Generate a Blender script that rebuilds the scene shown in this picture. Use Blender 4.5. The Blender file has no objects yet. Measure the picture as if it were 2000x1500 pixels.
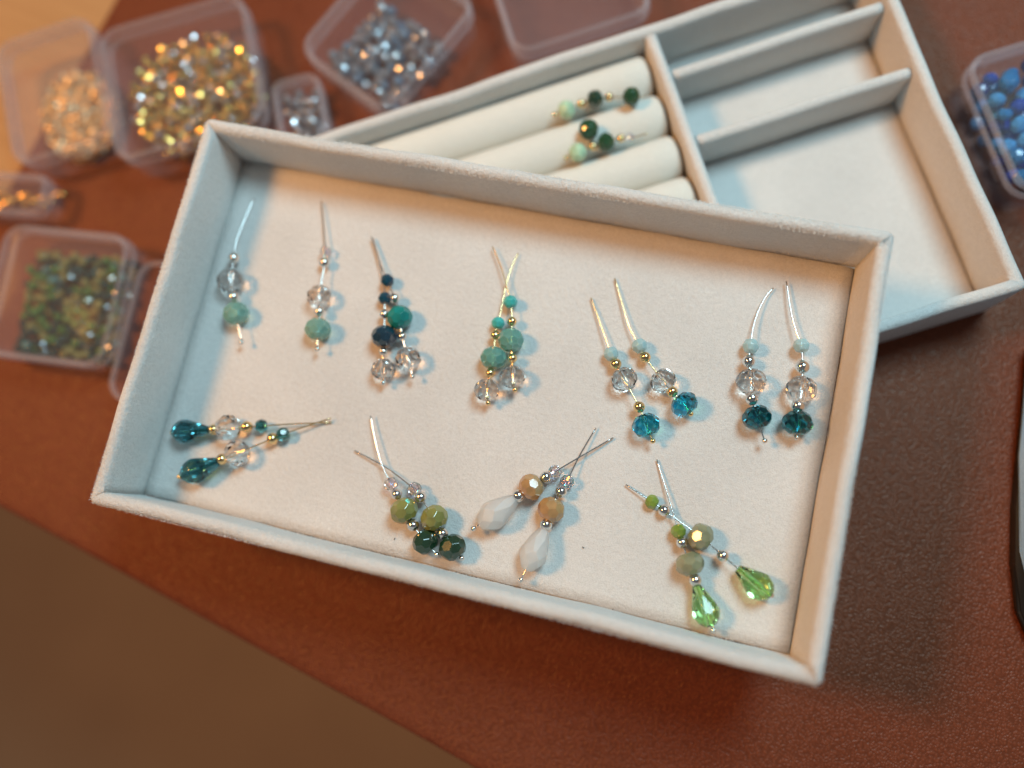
import bpy, bmesh, math, random
from mathutils import Vector, Matrix, Euler

random.seed(7)
PI = math.pi
sc = bpy.context.scene
COL = sc.collection
MM = 0.001

# ------------------------------------------------------------------ camera
cam_data = bpy.data.cameras.new('camera')
cam = bpy.data.objects.new('camera', cam_data)
COL.objects.link(cam)
cam.location = (0.0501, -0.0398, 0.3110)
cam.rotation_euler = (0.1787, 0.1160, 0.2273)
cam_data.sensor_width = 36
cam_data.lens = 27.93
cam_data.clip_start = 0.01
cam_data.clip_end = 20
cam_data.dof.use_dof = True
cam_data.dof.focus_distance = 0.268
cam_data.dof.aperture_fstop = 2.05
sc.camera = cam

# ------------------------------------------------------------------ world and lamps
world = bpy.data.worlds.new('World')
sc.world = world
world.use_nodes = True
bg = world.node_tree.nodes['Background']
bg.inputs['Color'].default_value = (0.93, 0.95, 1.0, 1)
bg.inputs['Strength'].default_value = 0.118


def disk_lamp(name, loc, target, power, color, size):
    ld = bpy.data.lights.new(name, 'AREA')
    ld.shape = 'DISK'
    ld.size = size
    ld.energy = power
    ld.color = color
    o = bpy.data.objects.new(name, ld)
    COL.objects.link(o)
    o.location = loc
    o.rotation_euler = (Vector(target) - Vector(loc)).to_track_quat('-Z', 'Y').to_euler()
    return o


disk_lamp('warm_desk_lamp', (-0.62, 0.02, 0.80), (0, 0, 0.03), 6.0, (1.0, 0.445, 0.115), 0.19)
disk_lamp('cool_ceiling_lamp', (0.21, 0.37, 0.68), (0.02, 0.03, 0.03), 4.2, (0.55, 0.88, 1.0), 0.30)

sc.view_settings.view_transform = 'Standard'
sc.view_settings.look = 'None'
sc.view_settings.exposure = 0.1
sc.view_settings.gamma = 1
sc.view_settings.use_curve_mapping = False
sc.render.engine = 'CYCLES'
sc.cycles.use_denoising = True
sc.cycles.use_adaptive_sampling = True
sc.cycles.adaptive_threshold = 0.015
sc.cycles.max_bounces = 16
sc.cycles.transmission_bounces = 14
sc.cycles.transparent_max_bounces = 24
sc.cycles.sample_clamp_indirect = 30
sc.cycles.blur_glossy = 0.5
sc.cycles.caustics_refractive = True
sc.cycles.caustics_reflective = True


# ------------------------------------------------------------------ helpers
def empty(name, loc=(0, 0, 0), rz=0.0, parent=None):
    o = bpy.data.objects.new(name, None)
    o.empty_display_size = 0.005
    COL.objects.link(o)
    o.location = loc
    o.rotation_euler = (0, 0, rz)
    o.parent = parent
    return o


def tag(o, label=None, cat=None, group=None, kind=None):
    if label: o['label'] = label
    if cat: o['category'] = cat
    if group: o['group'] = group
    if kind: o['kind'] = kind
    return o


def link(name, me, mat=None, parent=None, smooth=None):
    if mat is not None and not me.materials:
        me.materials.append(mat)
    if smooth is not None:
        for p in me.polygons:
            p.use_smooth = smooth
    o = bpy.data.objects.new(name, me)
    COL.objects.link(o)
    o.parent = parent
    return o


def bm_mesh(name, bm, dist=1e-7):
    bmesh.ops.remove_doubles(bm, verts=bm.verts, dist=dist)
    bmesh.ops.recalc_face_normals(bm, faces=bm.faces)
    me = bpy.data.meshes.new(name)
    bm.to_mesh(me)
    bm.free()
    return me


def box_into(bm, x0, x1, y0, y1, z0, z1):
    vs = [bm.verts.new((x, y, z)) for z in (z0, z1) for x, y in ((x0, y0), (x1, y0), (x1, y1), (x0, y1))]
    for f in ((0, 3, 2, 1), (4, 5, 6, 7), (0, 1, 5, 4), (1, 2, 6, 5), (2, 3, 7, 6), (3, 0, 4, 7)):
        bm.faces.new([vs[i] for i in f])


def bevelled_box(name, x0, x1, y0, y1, z0, z1, r=0.0006, seg=2):
    bm = bmesh.new()
    box_into(bm, x0, x1, y0, y1, z0, z1)
    bmesh.ops.bevel(bm, geom=list(bm.edges), offset=r, segments=seg, affect='EDGES', profile=0.5)
    return bm_mesh(name, bm)


def rings_into(bm, rings, cap0=True, cap1=True, flip=False):
    """rings: lists of points with equal counts, closed round"""
    vr = [[bm.verts.new(p) for p in r] for r in rings]
    n = len(vr[0])
    for a, b in zip(vr, vr[1:]):
        for i in range(n):
            q = [a[i], a[(i + 1) % n], b[(i + 1) % n], b[i]]
            if flip: q.reverse()
            bm.faces.new(q)
    if cap0: bm.faces.new(vr[0][::-1] if not flip else vr[0])
    if cap1: bm.faces.new(vr[-1] if not flip else vr[-1][::-1])
    return vr


def tube_into(bm, pts, radii, seg=10):
    pts = [Vector(p) for p in pts]
    if not isinstance(radii, (list, tuple)): radii = [radii] * len(pts)
    rings = []
    ref = None
    for i, p in enumerate(pts):
        t = (pts[min(i + 1, len(pts) - 1)] - pts[max(i - 1, 0)]).normalized()
        if ref is None:
            ref = t.orthogonal().normalized()
        ref = (ref - t * ref.dot(t)).normalized()
        b = t.cross(ref)
        rings.append([p + (ref * math.cos(2 * PI * k / seg) + b * math.sin(2 * PI * k / seg)) * radii[i] for k in range(seg)])
    rings_into(bm, rings)


def smooth_path(pts, n=6):
    """Catmull-Rom through the points"""
    P = [Vector(p) for p in pts]
    P = [P[0] * 2 - P[1]] + P + [P[-1] * 2 - P[-2]]
    out = []
    for i in range(1, len(P) - 2):
        for k in range(n):
            t = k / n
            a, b, c, d = P[i - 1:i + 3]
            out.append(0.5 * ((2 * b) + (c - a) * t + (2 * a - 5 * b + 4 * c - d) * t * t + (3 * b - a - 3 * c + d) * t ** 3))
    out.append(P[-2])
    return out


# ------------------------------------------------------------------ materials
def new_mat(name):
    m = bpy.data.materials.new(name)
    m.use_nodes = True
    nt = m.node_tree
    return m, nt, nt.nodes['Principled BSDF']


def node(nt, kind, **kw):
    n = nt.nodes.new(kind)
    for k, v in kw.items():
        if hasattr(n, k) and not k[0].isupper():
            setattr(n, k, v)
        else:
            n.inputs[k.replace('_', ' ')].default_value = v
    return n


def plain(name, col, rough=0.5, **inp):
    m, nt, b = new_mat(name)
    b.inputs['Base Color'].default_value = (*col, 1)
    b.inputs['Roughness'].default_value = rough
    for k, v in inp.items():
        b.inputs[k.replace('_', ' ')].default_value = v
    return m


def fabric(name, col, var, scale, bump, sheen=0.25):
    m, nt, b = new_mat(name)
    L = nt.links
    tc = node(nt, 'ShaderNodeTexCoord')
    big = node(nt, 'ShaderNodeTexNoise', Scale=28.0, Detail=3.0)
    fine = node(nt, 'ShaderNodeTexNoise', Scale=scale, Detail=6.0, Roughness=0.75)
    for n in (big, fine): L.new(tc.outputs['Object'], n.inputs['Vector'])
    mixn = node(nt, 'ShaderNodeMix', data_type='FLOAT')
    mixn.inputs[0].default_value = 0.6
    mid = node(nt, 'ShaderNodeTexNoise', Scale=scale * 0.28, Detail=4.0, Roughness=0.7)
    L.new(tc.outputs['Object'], mid.inputs['Vector'])
    mixm = node(nt, 'ShaderNodeMix', data_type='FLOAT')
    mixm.inputs[0].default_value = 0.5
    L.new(big.outputs['Fac'], mixm.inputs[2]); L.new(mid.outputs['Fac'], mixm.inputs[3])
    L.new(mixm.outputs[0], mixn.inputs[2]); L.new(fine.outputs['Fac'], mixn.inputs[3])
    ramp = node(nt, 'ShaderNodeValToRGB')
    ramp.color_ramp.elements[0].position = 0.36
    ramp.color_ramp.elements[1].position = 0.64
    ramp.color_ramp.elements[0].color = (*[c * (1 - var) for c in col], 1)
    ramp.color_ramp.elements[1].color = (*[min(1, c * (1 + var * 0.5)) for c in col], 1)
    L.new(mixn.outputs[0], ramp.inputs['Fac'])
    L.new(ramp.outputs['Color'], b.inputs['Base Color'])
    b.inputs['Roughness'].default_value = 0.95
    b.inputs['Specular IOR Level'].default_value = 0.15
    b.inputs['Sheen Weight'].default_value = sheen
    b.inputs['Sheen Roughness'].default_value = 0.45
    bp = node(nt, 'ShaderNodeBump', Strength=bump, Distance=0.0005)
    hs = node(nt, 'ShaderNodeMath', operation='MULTIPLY_ADD')
    L.new(mid.outputs['Fac'], hs.inputs[0]); hs.inputs[1].default_value = 1.3; L.new(fine.outputs['Fac'], hs.inputs[2])
    L.new(hs.outputs[0], bp.inputs['Height'])
    L.new(bp.outputs['Normal'], b.inputs['Normal'])
    return m


M = {}
M['velvet'] = fabric('velvet_white', (0.86, 0.84, 0.81), 0.2, 1900, 1.0, 0.4)
M['suede'] = fabric('suede_white', (0.79, 0.77, 0.745), 0.22, 2300, 0.75, 0.15)
M['roll'] = fabric('roll_velvet_cream', (0.80, 0.785, 0.72), 0.10, 2000, 0.5, 0.3)
M['pile'] = plain('velvet_fibre', (0.90, 0.88, 0.85), 0.9)
M['board'] = plain('grey_board', (0.25, 0.22, 0.2), 0.9)


def leather():
    m, nt, b = new_mat('brown_leather')
    L = nt.links
    tc = node(nt, 'ShaderNodeTexCoord')
    warp = node(nt, 'ShaderNodeTexNoise', Scale=260.0, Detail=2.0)
    L.new(tc.outputs['Object'], warp.inputs['Vector'])
    add = node(nt, 'ShaderNodeMix', data_type='VECTOR')
    add.inputs[0].default_value = 0.0022
    L.new(tc.outputs['Object'], add.inputs[4]); L.new(warp.outputs['Color'], add.inputs[5])
    v = node(nt, 'ShaderNodeTexVoronoi', feature='SMOOTH_F1', Scale=1020.0, Smoothness=0.25, Randomness=0.85)
    L.new(add.outputs[1], v.inputs['Vector'])
    v2 = node(nt, 'ShaderNodeTexNoise', Scale=3200.0, Detail=2.0)
    L.new(tc.outputs['Object'], v2.inputs['Vector'])
    big = node(nt, 'ShaderNodeTexNoise', Scale=22.0, Detail=4.0)
    L.new(tc.outputs['Object'], big.inputs['Vector'])
    mr = node(nt, 'ShaderNodeMapRange', From_Min=0.1, From_Max=0.75, To_Min=1.0, To_Max=0.0)
    L.new(v.outputs['Distance'], mr.inputs[0])
    mul = node(nt, 'ShaderNodeMath', operation='MULTIPLY_ADD')
    L.new(v2.outputs['Fac'], mul.inputs[0])
    mul.inputs[1].default_value = 0.25
    L.new(mr.outputs[0], mul.inputs[2])
    bp = node(nt, 'ShaderNodeBump', Strength=0.7, Distance=0.0003)
    L.new(mul.outputs[0], bp.inputs['Height'])
    L.new(bp.outputs['Normal'], b.inputs['Normal'])
    ramp = node(nt, 'ShaderNodeValToRGB')
    e = ramp.color_ramp.elements
    e[0].position, e[1].position = 0.35, 0.7
    e[0].color = (0.212, 0.055, 0.024, 1)
    e[1].color = (0.236, 0.062, 0.028, 1)
    L.new(big.outputs['Fac'], ramp.inputs['Fac'])
    dark = node(nt, 'ShaderNodeMix', data_type='RGBA', blend_type='MULTIPLY')
    dark.inputs[0].default_value = 0.35
    L.new(ramp.outputs['Color'], dark.inputs[6]); L.new(mr.outputs[0], dark.inputs[7])
    L.new(dark.outputs[2], b.inputs['Base Color'])
    b.inputs['Roughness'].default_value = 0.38
    b.inputs['Specular IOR Level'].default_value = 0.32
    b.inputs['Specular Tint'].default_value = (1.0, 0.78, 0.66, 1)
    return m


M['leather'] = leather()


def wood():
    m, nt, b = new_mat('light_wood')
    L = nt.links
    tc = node(nt, 'ShaderNodeTexCoord')
    mp = node(nt, 'ShaderNodeMapping')
    mp.inputs['Scale'].default_value = (6, 90, 20)
    n = node(nt, 'ShaderNodeTexNoise', Scale=3.0, Detail=5.0)
    L.new(tc.outputs['Object'], mp.inputs[0]); L.new(mp.outputs[0], n.inputs['Vector'])
    ramp = node(nt, 'ShaderNodeValToRGB')
    ramp.color_ramp.elements[0].color = (0.40, 0.21, 0.085, 1)
    ramp.color_ramp.elements[1].color = (0.56, 0.33, 0.15, 1)
    L.new(n.outputs['Fac'], ramp.inputs['Fac'])
    L.new(ramp.outputs['Color'], b.inputs['Base Color'])
    b.inputs['Roughness'].default_value = 0.4
    return m


M['wood'] = wood()


def floor_mat():
    m, nt, b = new_mat('brown_floor')
    L = nt.links
    tc = node(nt, 'ShaderNodeTexCoord')
    n = node(nt, 'ShaderNodeTexNoise', Scale=9.0, Detail=4.0)
    L.new(tc.outputs['Object'], n.inputs['Vector'])
    ramp = node(nt, 'ShaderNodeValToRGB')
    ramp.color_ramp.elements[0].color = (0.35, 0.225, 0.13, 1)
    ramp.color_ramp.elements[1].color = (0.43, 0.285, 0.165, 1)
    L.new(n.outputs['Fac'], ramp.inputs['Fac'])
    L.new(ramp.outputs['Color'], b.inputs['Base Color'])
    b.inputs['Roughness'].default_value = 0.7
    return m


M['floor'] = floor_mat()


def glass(name, col, film=0.0, rough=0.0, ior=1.55):
    m, nt, b = new_mat(name)
    b.inputs['Base Color'].default_value = (*col, 1)
    b.inputs['Roughness'].default_value = rough
    b.inputs['IOR'].default_value = ior
    b.inputs['Transmission Weight'].default_value = 1
    if film:
        b.inputs['Thin Film Thickness'].default_value = film
        b.inputs['Thin Film IOR'].default_value = 2.0
    return m


def milky(name, col, rough=0.18, rad=(0.0015, 0.002, 0.002), film=0.0, trans=0.0, ior=1.55, var=1.0):
    m, nt, b = new_mat(name)
    L = nt.links
    tc = node(nt, 'ShaderNodeTexCoord')
    n = node(nt, 'ShaderNodeTexNoise', Scale=420.0, Detail=3.0)
    L.new(tc.outputs['Object'], n.inputs['Vector'])
    ramp = node(nt, 'ShaderNodeValToRGB')
    ramp.color_ramp.elements[0].position = 0.3
    ramp.color_ramp.elements[1].position = 0.7
    ramp.color_ramp.elements[0].color = (*[c * (1 - 0.18 * var) for c in col], 1)
    ramp.color_ramp.elements[1].color = (*[min(1, c * (1 + 0.12 * var)) for c in col], 1)
    L.new(n.outputs['Fac'], ramp.inputs['Fac'])
    L.new(ramp.outputs['Color'], b.inputs['Base Color'])
    b.inputs['Roughness'].default_value = rough
    b.inputs['Subsurface Weight'].default_value = 1.0
    b.inputs['Subsurface Radius'].default_value = rad
    b.inputs['Subsurface Scale'].default_value = 1.0
    b.inputs['Transmission Weight'].default_value = trans
    b.inputs['IOR'].default_value = ior
    if film:
        b.inputs['Thin Film Thickness'].default_value = film
        b.inputs['Thin Film IOR'].default_value = 1.9
    return m


def lustre(name, col, film=380.0, ior=1.9, rough=0.12):
    m, nt, b = new_mat(name)
    L = nt.links
    geo = node(nt, 'ShaderNodeTexCoord')
    n = node(nt, 'ShaderNodeTexNoise', Scale=260.0, Detail=2.0)
    L.new(geo.outputs['Object'], n.inputs['Vector'])
    ramp = node(nt, 'ShaderNodeValToRGB')
    ramp.color_ramp.elements[0].position = 0.35
    ramp.color_ramp.elements[1].position = 0.65
    ramp.color_ramp.elements[0].color = (*[c * 0.85 for c in col], 1)
    ramp.color_ramp.elements[1].color = (*[min(1, c * 1.12) for c in col], 1)
    L.new(n.outputs['Fac'], ramp.inputs['Fac'])
    L.new(ramp.outputs['Color'], b.inputs['Base Color'])
    b.inputs['Roughness'].default_value = rough
    b.inputs['IOR'].default_value = ior
    b.inputs['Thin Film Thickness'].default_value = film
    b.inputs['Thin Film IOR'].default_value = 1.45
    return m


def metal(name, col, rough=0.09):
    return plain(name, col, rough, Metallic=1.0)


M['silver'] = metal('silver_metal', (0.83, 0.81, 0.78), 0.1)
M['pin_silver'] = metal('silver_wire', (0.66, 0.65, 0.64), 0.14)
M['pin_gold'] = metal('gold_wire', (0.86, 0.64, 0.34), 0.15)
M['gold'] = metal('gold_metal', (0.90, 0.66, 0.34), 0.11)
M['clear'] = glass('clear_crystal', (0.998, 0.998, 0.998), ior=1.37)
M['clearab'] = glass('clear_aurora_crystal', (0.985, 0.985, 0.99), 330, 0.0, 1.38)
M['bluex'] = glass('blue_crystal', (0.10, 0.75, 0.97), 0)
M['tealx'] = glass('deep_teal_crystal', (0.03, 0.34, 0.42))
M['tealdrop'] = glass('teal_drop_crystal', (0.11, 0.42, 0.48), 0)
M['limex'] = glass('lime_crystal', (0.66, 0.97, 0.50), 0, 0.0, 1.48)
M['aqua'] = milky('milky_aqua', (0.42, 0.74, 0.66), rough=0.06, trans=0.65, ior=1.5, var=0.35)
M['aqua2'] = milky('milky_turquoise', (0.32, 0.68, 0.61), rough=0.06, trans=0.6, ior=1.55, var=0.4)
M['pale'] = milky('pale_opal_blue', (0.55, 0.77, 0.81), rough=0.15, trans=0.35, ior=1.5, var=0.3)
M['turq'] = milky('turquoise', (0.07, 0.47, 0.45), rough=0.25)
M['white'] = milky('frosted_white', (0.90, 0.92, 0.91), rough=0.45, rad=(0.006, 0.006, 0.006), trans=0.5, ior=1.45, var=0.15)
M['navy'] = lustre('navy', (0.006, 0.055, 0.095), 0.0, 1.6)
M['abnavy'] = lustre('navy_aurora', (0.008, 0.035, 0.06), 0.0, 1.9)
M['teal'] = lustre('opaque_teal', (0.012, 0.22, 0.20), 0.0, 1.55, 0.2)
M['olive'] = lustre('olive_lustre', (0.24, 0.245, 0.065), 0.0, 2.0)
M['dkgreen'] = lustre('dark_green_lustre', (0.010, 0.042, 0.018), 0.0, 2.0)
M['tan'] = lustre('tan_lustre', (0.44, 0.26, 0.105), 0.0, 2.0)
M['sage'] = lustre('sage_lustre', (0.27, 0.28, 0.165), 0.0, 1.9)
M['lime'] = lustre('lime_lustre', (0.21, 0.31, 0.045), 0.0, 1.8)
M['jade'] = milky('pale_jade', (0.50, 0.68, 0.48), rough=0.2)
M['forest'] = lustre('forest_green', (0.022, 0.075, 0.032), 0.0, 1.6, 0.1)
M['black'] = plain('black_plastic', (0.012, 0.012, 0.012), 0.35)


def clear_plastic(name, tint, base, edge):
    m, nt, b = new_mat(name)
    L = nt.links
    b.inputs['Base Color'].default_value = (0.66, 0.62, 0.66, 1)  # pale mauve veil mixed over the clear plastic, painting in reflected sheen
    b.inputs['Roughness'].default_value = 0.3
    tr = node(nt, 'ShaderNodeBsdfTransparent')
    tr.inputs[0].default_value = (*tint, 1)
    lw = node(nt, 'ShaderNodeLayerWeight', Blend=0.3)
    mr = node(nt, 'ShaderNodeMapRange', From_Min=0.0, From_Max=1.0, To_Min=base, To_Max=edge)
    L.new(lw.outputs['Facing'], mr.inputs[0])
    mx = node(nt, 'ShaderNodeMixShader')
    L.new(mr.outputs[0], mx.inputs[0])
    L.new(tr.outputs[0], mx.inputs[1]); L.new(b.outputs[0], mx.inputs[2])
    gl = node(nt, 'ShaderNodeBsdfGlossy', Roughness=0.1)
    pw = node(nt, 'ShaderNodeMath', operation='POWER')
    L.new(lw.outputs['Facing'], pw.inputs[0]); pw.inputs[1].default_value = 3.0
    ma = node(nt, 'ShaderNodeMath', operation='MULTIPLY_ADD')
    L.new(pw.outputs[0], ma.inputs[0]); ma.inputs[1].default_value = 0.2; ma.inputs[2].default_value = 0.0015
    m2 = node(nt, 'ShaderNodeMixShader')
    L.new(ma.outputs[0], m2.inputs[0]); L.new(mx.outputs[0], m2.inputs[1]); L.new(gl.outputs[0], m2.inputs[2])
    L.new(m2.outputs[0], nt.nodes['Material Output'].inputs['Surface'])
    return m


M['plastic'] = clear_plastic('clear_plastic', (0.985, 0.98, 0.988), 0.009, 0.18)
M['rim'] = clear_plastic('milky_plastic_edge', (0.96, 0.95, 0.955), 0.13, 0.28)


def metal_plate():
    m, nt, b = new_mat('blue_grey_metal')
    L = nt.links
    tc = node(nt, 'ShaderNodeTexCoord')
    n = node(nt, 'ShaderNodeTexNoise', Scale=900.0, Detail=4.0)
    L.new(tc.outputs['Object'], n.inputs['Vector'])
    bp = node(nt, 'ShaderNodeBump', Strength=0.3, Distance=0.0002)
    L.new(n.outputs['Fac'], bp.inputs['Height']); L.new(bp.outputs['Normal'], b.inputs['Normal'])
    b.inputs['Base Color'].default_value = (0.27, 0.41, 0.55, 1)
    b.inputs['Metallic'].default_value = 0.2
    b.inputs['Roughness'].default_value = 0.45
    return m


M['plate'] = metal_plate()

# ------------------------------------------------------------------ the setting
FRONT = Vector((-0.198, -0.0893, 0))          # a point of the mat's front edge
U = Vector((0.9771, -0.2129, 0)); V = Vector((0.2129, 0.9771, 0))
MAT_ANGLE = math.atan2(U.y, U.x)

bm = bmesh.new()
box_into(bm, -2.2, 2.2, -2.2, 2.2, -0.74, -0.72)
fl = tag(link('floor', bm_mesh('floor', bm), M['floor']), 'dim brown floor far below the table edge', None, None, 'structure')

desk = link('desk_top', bevelled_box('desk_top', -0.7, 0.62, 0.0025, 0.66, -0.034, -0.0022, 0.001), M['wood'])
desk.location = FRONT; desk.rotation_euler = (0, 0, MAT_ANGLE)
tag(desk, 'light wooden desk top under the brown leather mat', None, None, 'structure')


def make_mat():
    bm = bmesh.new()
    x0, x1, y0, y1, t = -0.075, 0.60, 0.0, 0.62, 0.002
    prof = [(0.0004, -t), (0.0, -0.0014), (0.0003, -0.0008), (0.0012, -0.0003), (0.0030, -0.00005), (0.0055, 0.0)]
    n = 24
    rings = []
    for ins, z in prof:
        a, b, c, d = x0 + ins, x1 - ins, y0 + ins, y1 - ins
        # the front edge is not perfectly straight
        wav = lambda x: 0.0006 * math.sin(x * 9 + 1) + 0.0002 * math.sin(x * 41)
        ring = [(a + (b - a) * k / n, c + wav(a + (b - a) * k / n), z) for k in range(n)]
        ring += [(b, c + (d - c) * k / n, z) for k in range(n)]
        ring += [(b - (b - a) * k / n, d, z) for k in range(n)]
        ring += [(a, d - (d - c) * k / n, z) for k in range(n)]
        rings.append(ring)
    rings_into(bm, rings, True, False)
    bm.verts.ensure_lookup_table()
    top = bm.verts[-4 * n:]
    grid = {}
    for k in range(n + 1):
        grid[(k, 0)] = top[k]; grid[(n, k)] = top[n + k]
        grid[(n - k, n)] = top[2 * n + k]; grid[(0, n - k)] = top[(3 * n + k) % (4 * n)]
    for i in range(1, n):
        for j in range(1, n):
            f, b0 = j / n, grid[(i, 0)].co
            grid[(i, j)] = bm.verts.new((b0.x, b0.y + (grid[(i, n)].co.y - b0.y) * f, 0.0))
    for i in range(n):
        for j in range(n):
            bm.faces.new((grid[(i, j)], grid[(i + 1, j)], grid[(i + 1, j + 1)], grid[(i, j + 1)]))
    return bm_mesh('leather_mat', bm)


mat_obj = link('leather_mat', make_mat(), M['leather'], None, True)
mat_obj.location = FRONT; mat_obj.rotation_euler = (0, 0, MAT_ANGLE)
tag(mat_obj, 'reddish brown grained leather desk mat under the trays', 'desk mat')

# ------------------------------------------------------------------ trays
TW, TD, TH, TT, TF = 0.240, 0.1413, 0.0302, 0.0046, 0.0065   # outer size, wall thickness, floor height


def wall_mesh(name, L_, D_, side, seed):
    """one padded wall of a tray: rounded top, ends mitred round the outer corners"""
    rnd = random.Random(seed)
    if side in (1, 3): L_, D_ = D_, L_
    h, t, ro = TH, TT, 0.0022
    sec = [(0.0003, 0.0), (0.0, 0.0015), (0.0, 0.010), (0.0, 0.020), (0.0, h - 0.0026)]
    for k in range(1, 8):
        a = PI - PI * k / 8
        sec.append((t / 2 + t / 2 * math.cos(a), h - 0.0023 + 0.0023 * math.sin(a)))
    sec += [(t, h - 0.0026), (t, 0.018), (t, 0.011), (t, TF - 0.002)]
    rings = []
    nseg = 44
    for n, z in sec:
        row = []
        r = max(ro - n, 0.0)
        e = max(ro, n)
        for k in range(5):
            a = math.radians(45 * (1 - k / 4))
            row.append(Vector((-(L_ / 2 - e) - r * math.sin(a), -(D_ / 2 - e) - r * math.cos(a), z)))
        for k in range(1, nseg):
            f = k / nseg
            row.append(Vector(((-1 + 2 * f) * (L_ / 2 - e), -(D_ / 2 - n), z)))
        for k in range(5):
            a = math.radians(45 * k / 4)
            row.append(Vector((L_ / 2 - e + r * math.sin(a), -(D_ / 2 - e) - r * math.cos(a), z)))
        rings.append(row)
    # soft unevenness of the padded cloth
    ph = [rnd.uniform(0, 6) for _ in range(6)]
    for row in rings:
        m = len(row)
        for i, p in enumerate(row):
            w = min(i, m - 1 - i, 8) / 8
            x = p.x
            d = (math.sin(x * 90 + ph[0]) * 0.00024 + math.sin(x * 210 + ph[1]) * 0.00014 + math.sin(x * 47 + ph[2]) * 0.00026) * w
            if p.z > 0.004:
                p.y += d * 0.8
            if p.z > 0.02:
                p.z += (math.sin(x * 75 + ph[3]) * 0.0002 + math.sin(x * 160 + ph[4]) * 0.00012) * w
    bm = bmesh.new()
    vr = [[bm.verts.new(p) for p in row] for row in rings]
    for a, b in zip(vr, vr[1:]):
        for i in range(len(a) - 1):
            bm.faces.new((a[i], a[i + 1], b[i + 1], b[i]))
    for q in (0, -1):
        bm.faces.new([row[q] for row in vr])
    rot = Matrix.Rotation(PI / 2 * side, 4, 'Z')
    bmesh.ops.transform(bm, matrix=rot, verts=bm.verts)
    return bm_mesh(name, bm)


def panel_mesh(name, x0, x1, y0, y1, z, seed, lift=0.0):
    """lining sheet: slightly wavy edge, gently uneven surface"""
    rnd = random.Random(seed)
    nx, ny = 48, 30
    ph = [rnd.uniform(0, 6) for _ in range(8)]
    bm = bmesh.new()

    def P(i, j, dz):
        fx, fy = i / nx, j / ny
        x = x0 + (x1 - x0) * fx
        y = y0 + (y1 - y0) * fy
        ex = min(i, nx - i); ey = min(j, ny - j)
        if ex == 0: x += (math.sin(y * 160 + ph[0]) + math.sin(y * 390 + ph[1])) * 0.00010
        if ey == 0: y += (math.sin(x * 130 + ph[2]) + math.sin(x * 330 + ph[3])) * 0.00010
        zz = z + dz + (math.sin(x * 60 + ph[4]) * math.sin(y * 80 + ph[5])) * 0.00010
        zz += lift * math.exp(-((x - x0) / 0.012) ** 2 - ((y - y0) / 0.008) ** 2)
        if min(ex, ey) == 0: zz -= 0.00015
        return bm.verts.new((x, y, zz))
    top = [[P(i, j, 0) for j in range(ny + 1)] for i in range(nx + 1)]
    for i in range(nx):
        for j in range(ny):
            bm.faces.new((top[i][j], top[i + 1][j], top[i + 1][j + 1], top[i][j + 1]))
    res = bmesh.ops.extrude_face_region(bm, geom=list(bm.faces))
    bmesh.ops.translate(bm, vec=(0, 0, -0.0009), verts=[v for v in res['geom'] if isinstance(v, bmesh.types.BMVert)])
    return bm_mesh(name, bm)


def build_tray(loc, rz, label, seed, panels):
    t = empty('jewelry_tray', loc, rz)
    tag(t, label, 'tray', 'stacked velvet trays')
    for s in range(4):
        link('wall', wall_mesh('tray_wall', TW, TD, s, seed + s), M['velvet'], t, True)
    w, d = TW / 2 - TT - 0.0001, TD / 2 - TT - 0.0001
    link('base_board', bevelled_box('base_board', -w, w, -d, d, 0.0006, TF - 0.0012, 0.0003, 1), M['velvet'], t)
    for k, (x0, x1, y0, y1, lift) in enumerate(panels):
        link('lining_panel', panel_mesh('lining_panel', x0, x1, y0, y1, TF, seed + 20 + k, lift), M['suede'], t, True)
    return t


def pile_mesh(n, seed):
    """short velvet fibres standing on the rounded rim and the upper wall faces"""
    rnd = random.Random(seed)
    verts, faces = [], []
    per = [TW, TD, TW, TD]
    for _ in range(n):
        s = rnd.choices((0, 1, 2, 3), per)[0]
        L_, D_ = (TW, TD) if s in (0, 2) else (TD, TW)
        a = rnd.uniform(-0.35, 1.3) * PI
        ny, nz = -math.cos(a), math.sin(a)
        if nz < 0:                             # outer face below the round
            off, z, ny, nz = 0.0, TH - 0.0023 - abs(a) * 0.006, -1.0, 0.0
            if a > PI: off, ny = TT, 1.0
        else:
            off, z = TT / 2 - TT / 2 * math.cos(a), TH - 0.0023 + 0.0023 * math.sin(a)
        x = rnd.uniform(-1, 1) * (L_ / 2 - max(off, 0.0012))
        p = Vector((x, -(D_ / 2 - off), z))
        nrm = Vector((0, ny, nz))
        d = (nrm + Vector((rnd.uniform(-1, 1), rnd.uniform(-1, 1), rnd.uniform(-0.6, 0.9))) * 0.8).normalized()
        side = d.cross(Vector((rnd.uniform(-1, 1), rnd.uniform(-1, 1), rnd.uniform(-1, 1)))).normalized() * rnd.uniform(0.00004, 0.00008)
        ln = rnd.uniform(0.00025, 0.0007)
        R_ = Matrix.Rotation(PI / 2 * s, 3, 'Z')
        q = len(verts)
        verts += [R_ @ (p - side - nrm * 0.0001), R_ @ (p + side - nrm * 0.0001), R_ @ (p + d * ln)]
        faces.append((q, q + 1, q + 2))
    me = bpy.data.meshes.new('velvet_pile')
    me.from_pydata([tuple(v) for v in verts], [], faces)
    return me


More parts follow.
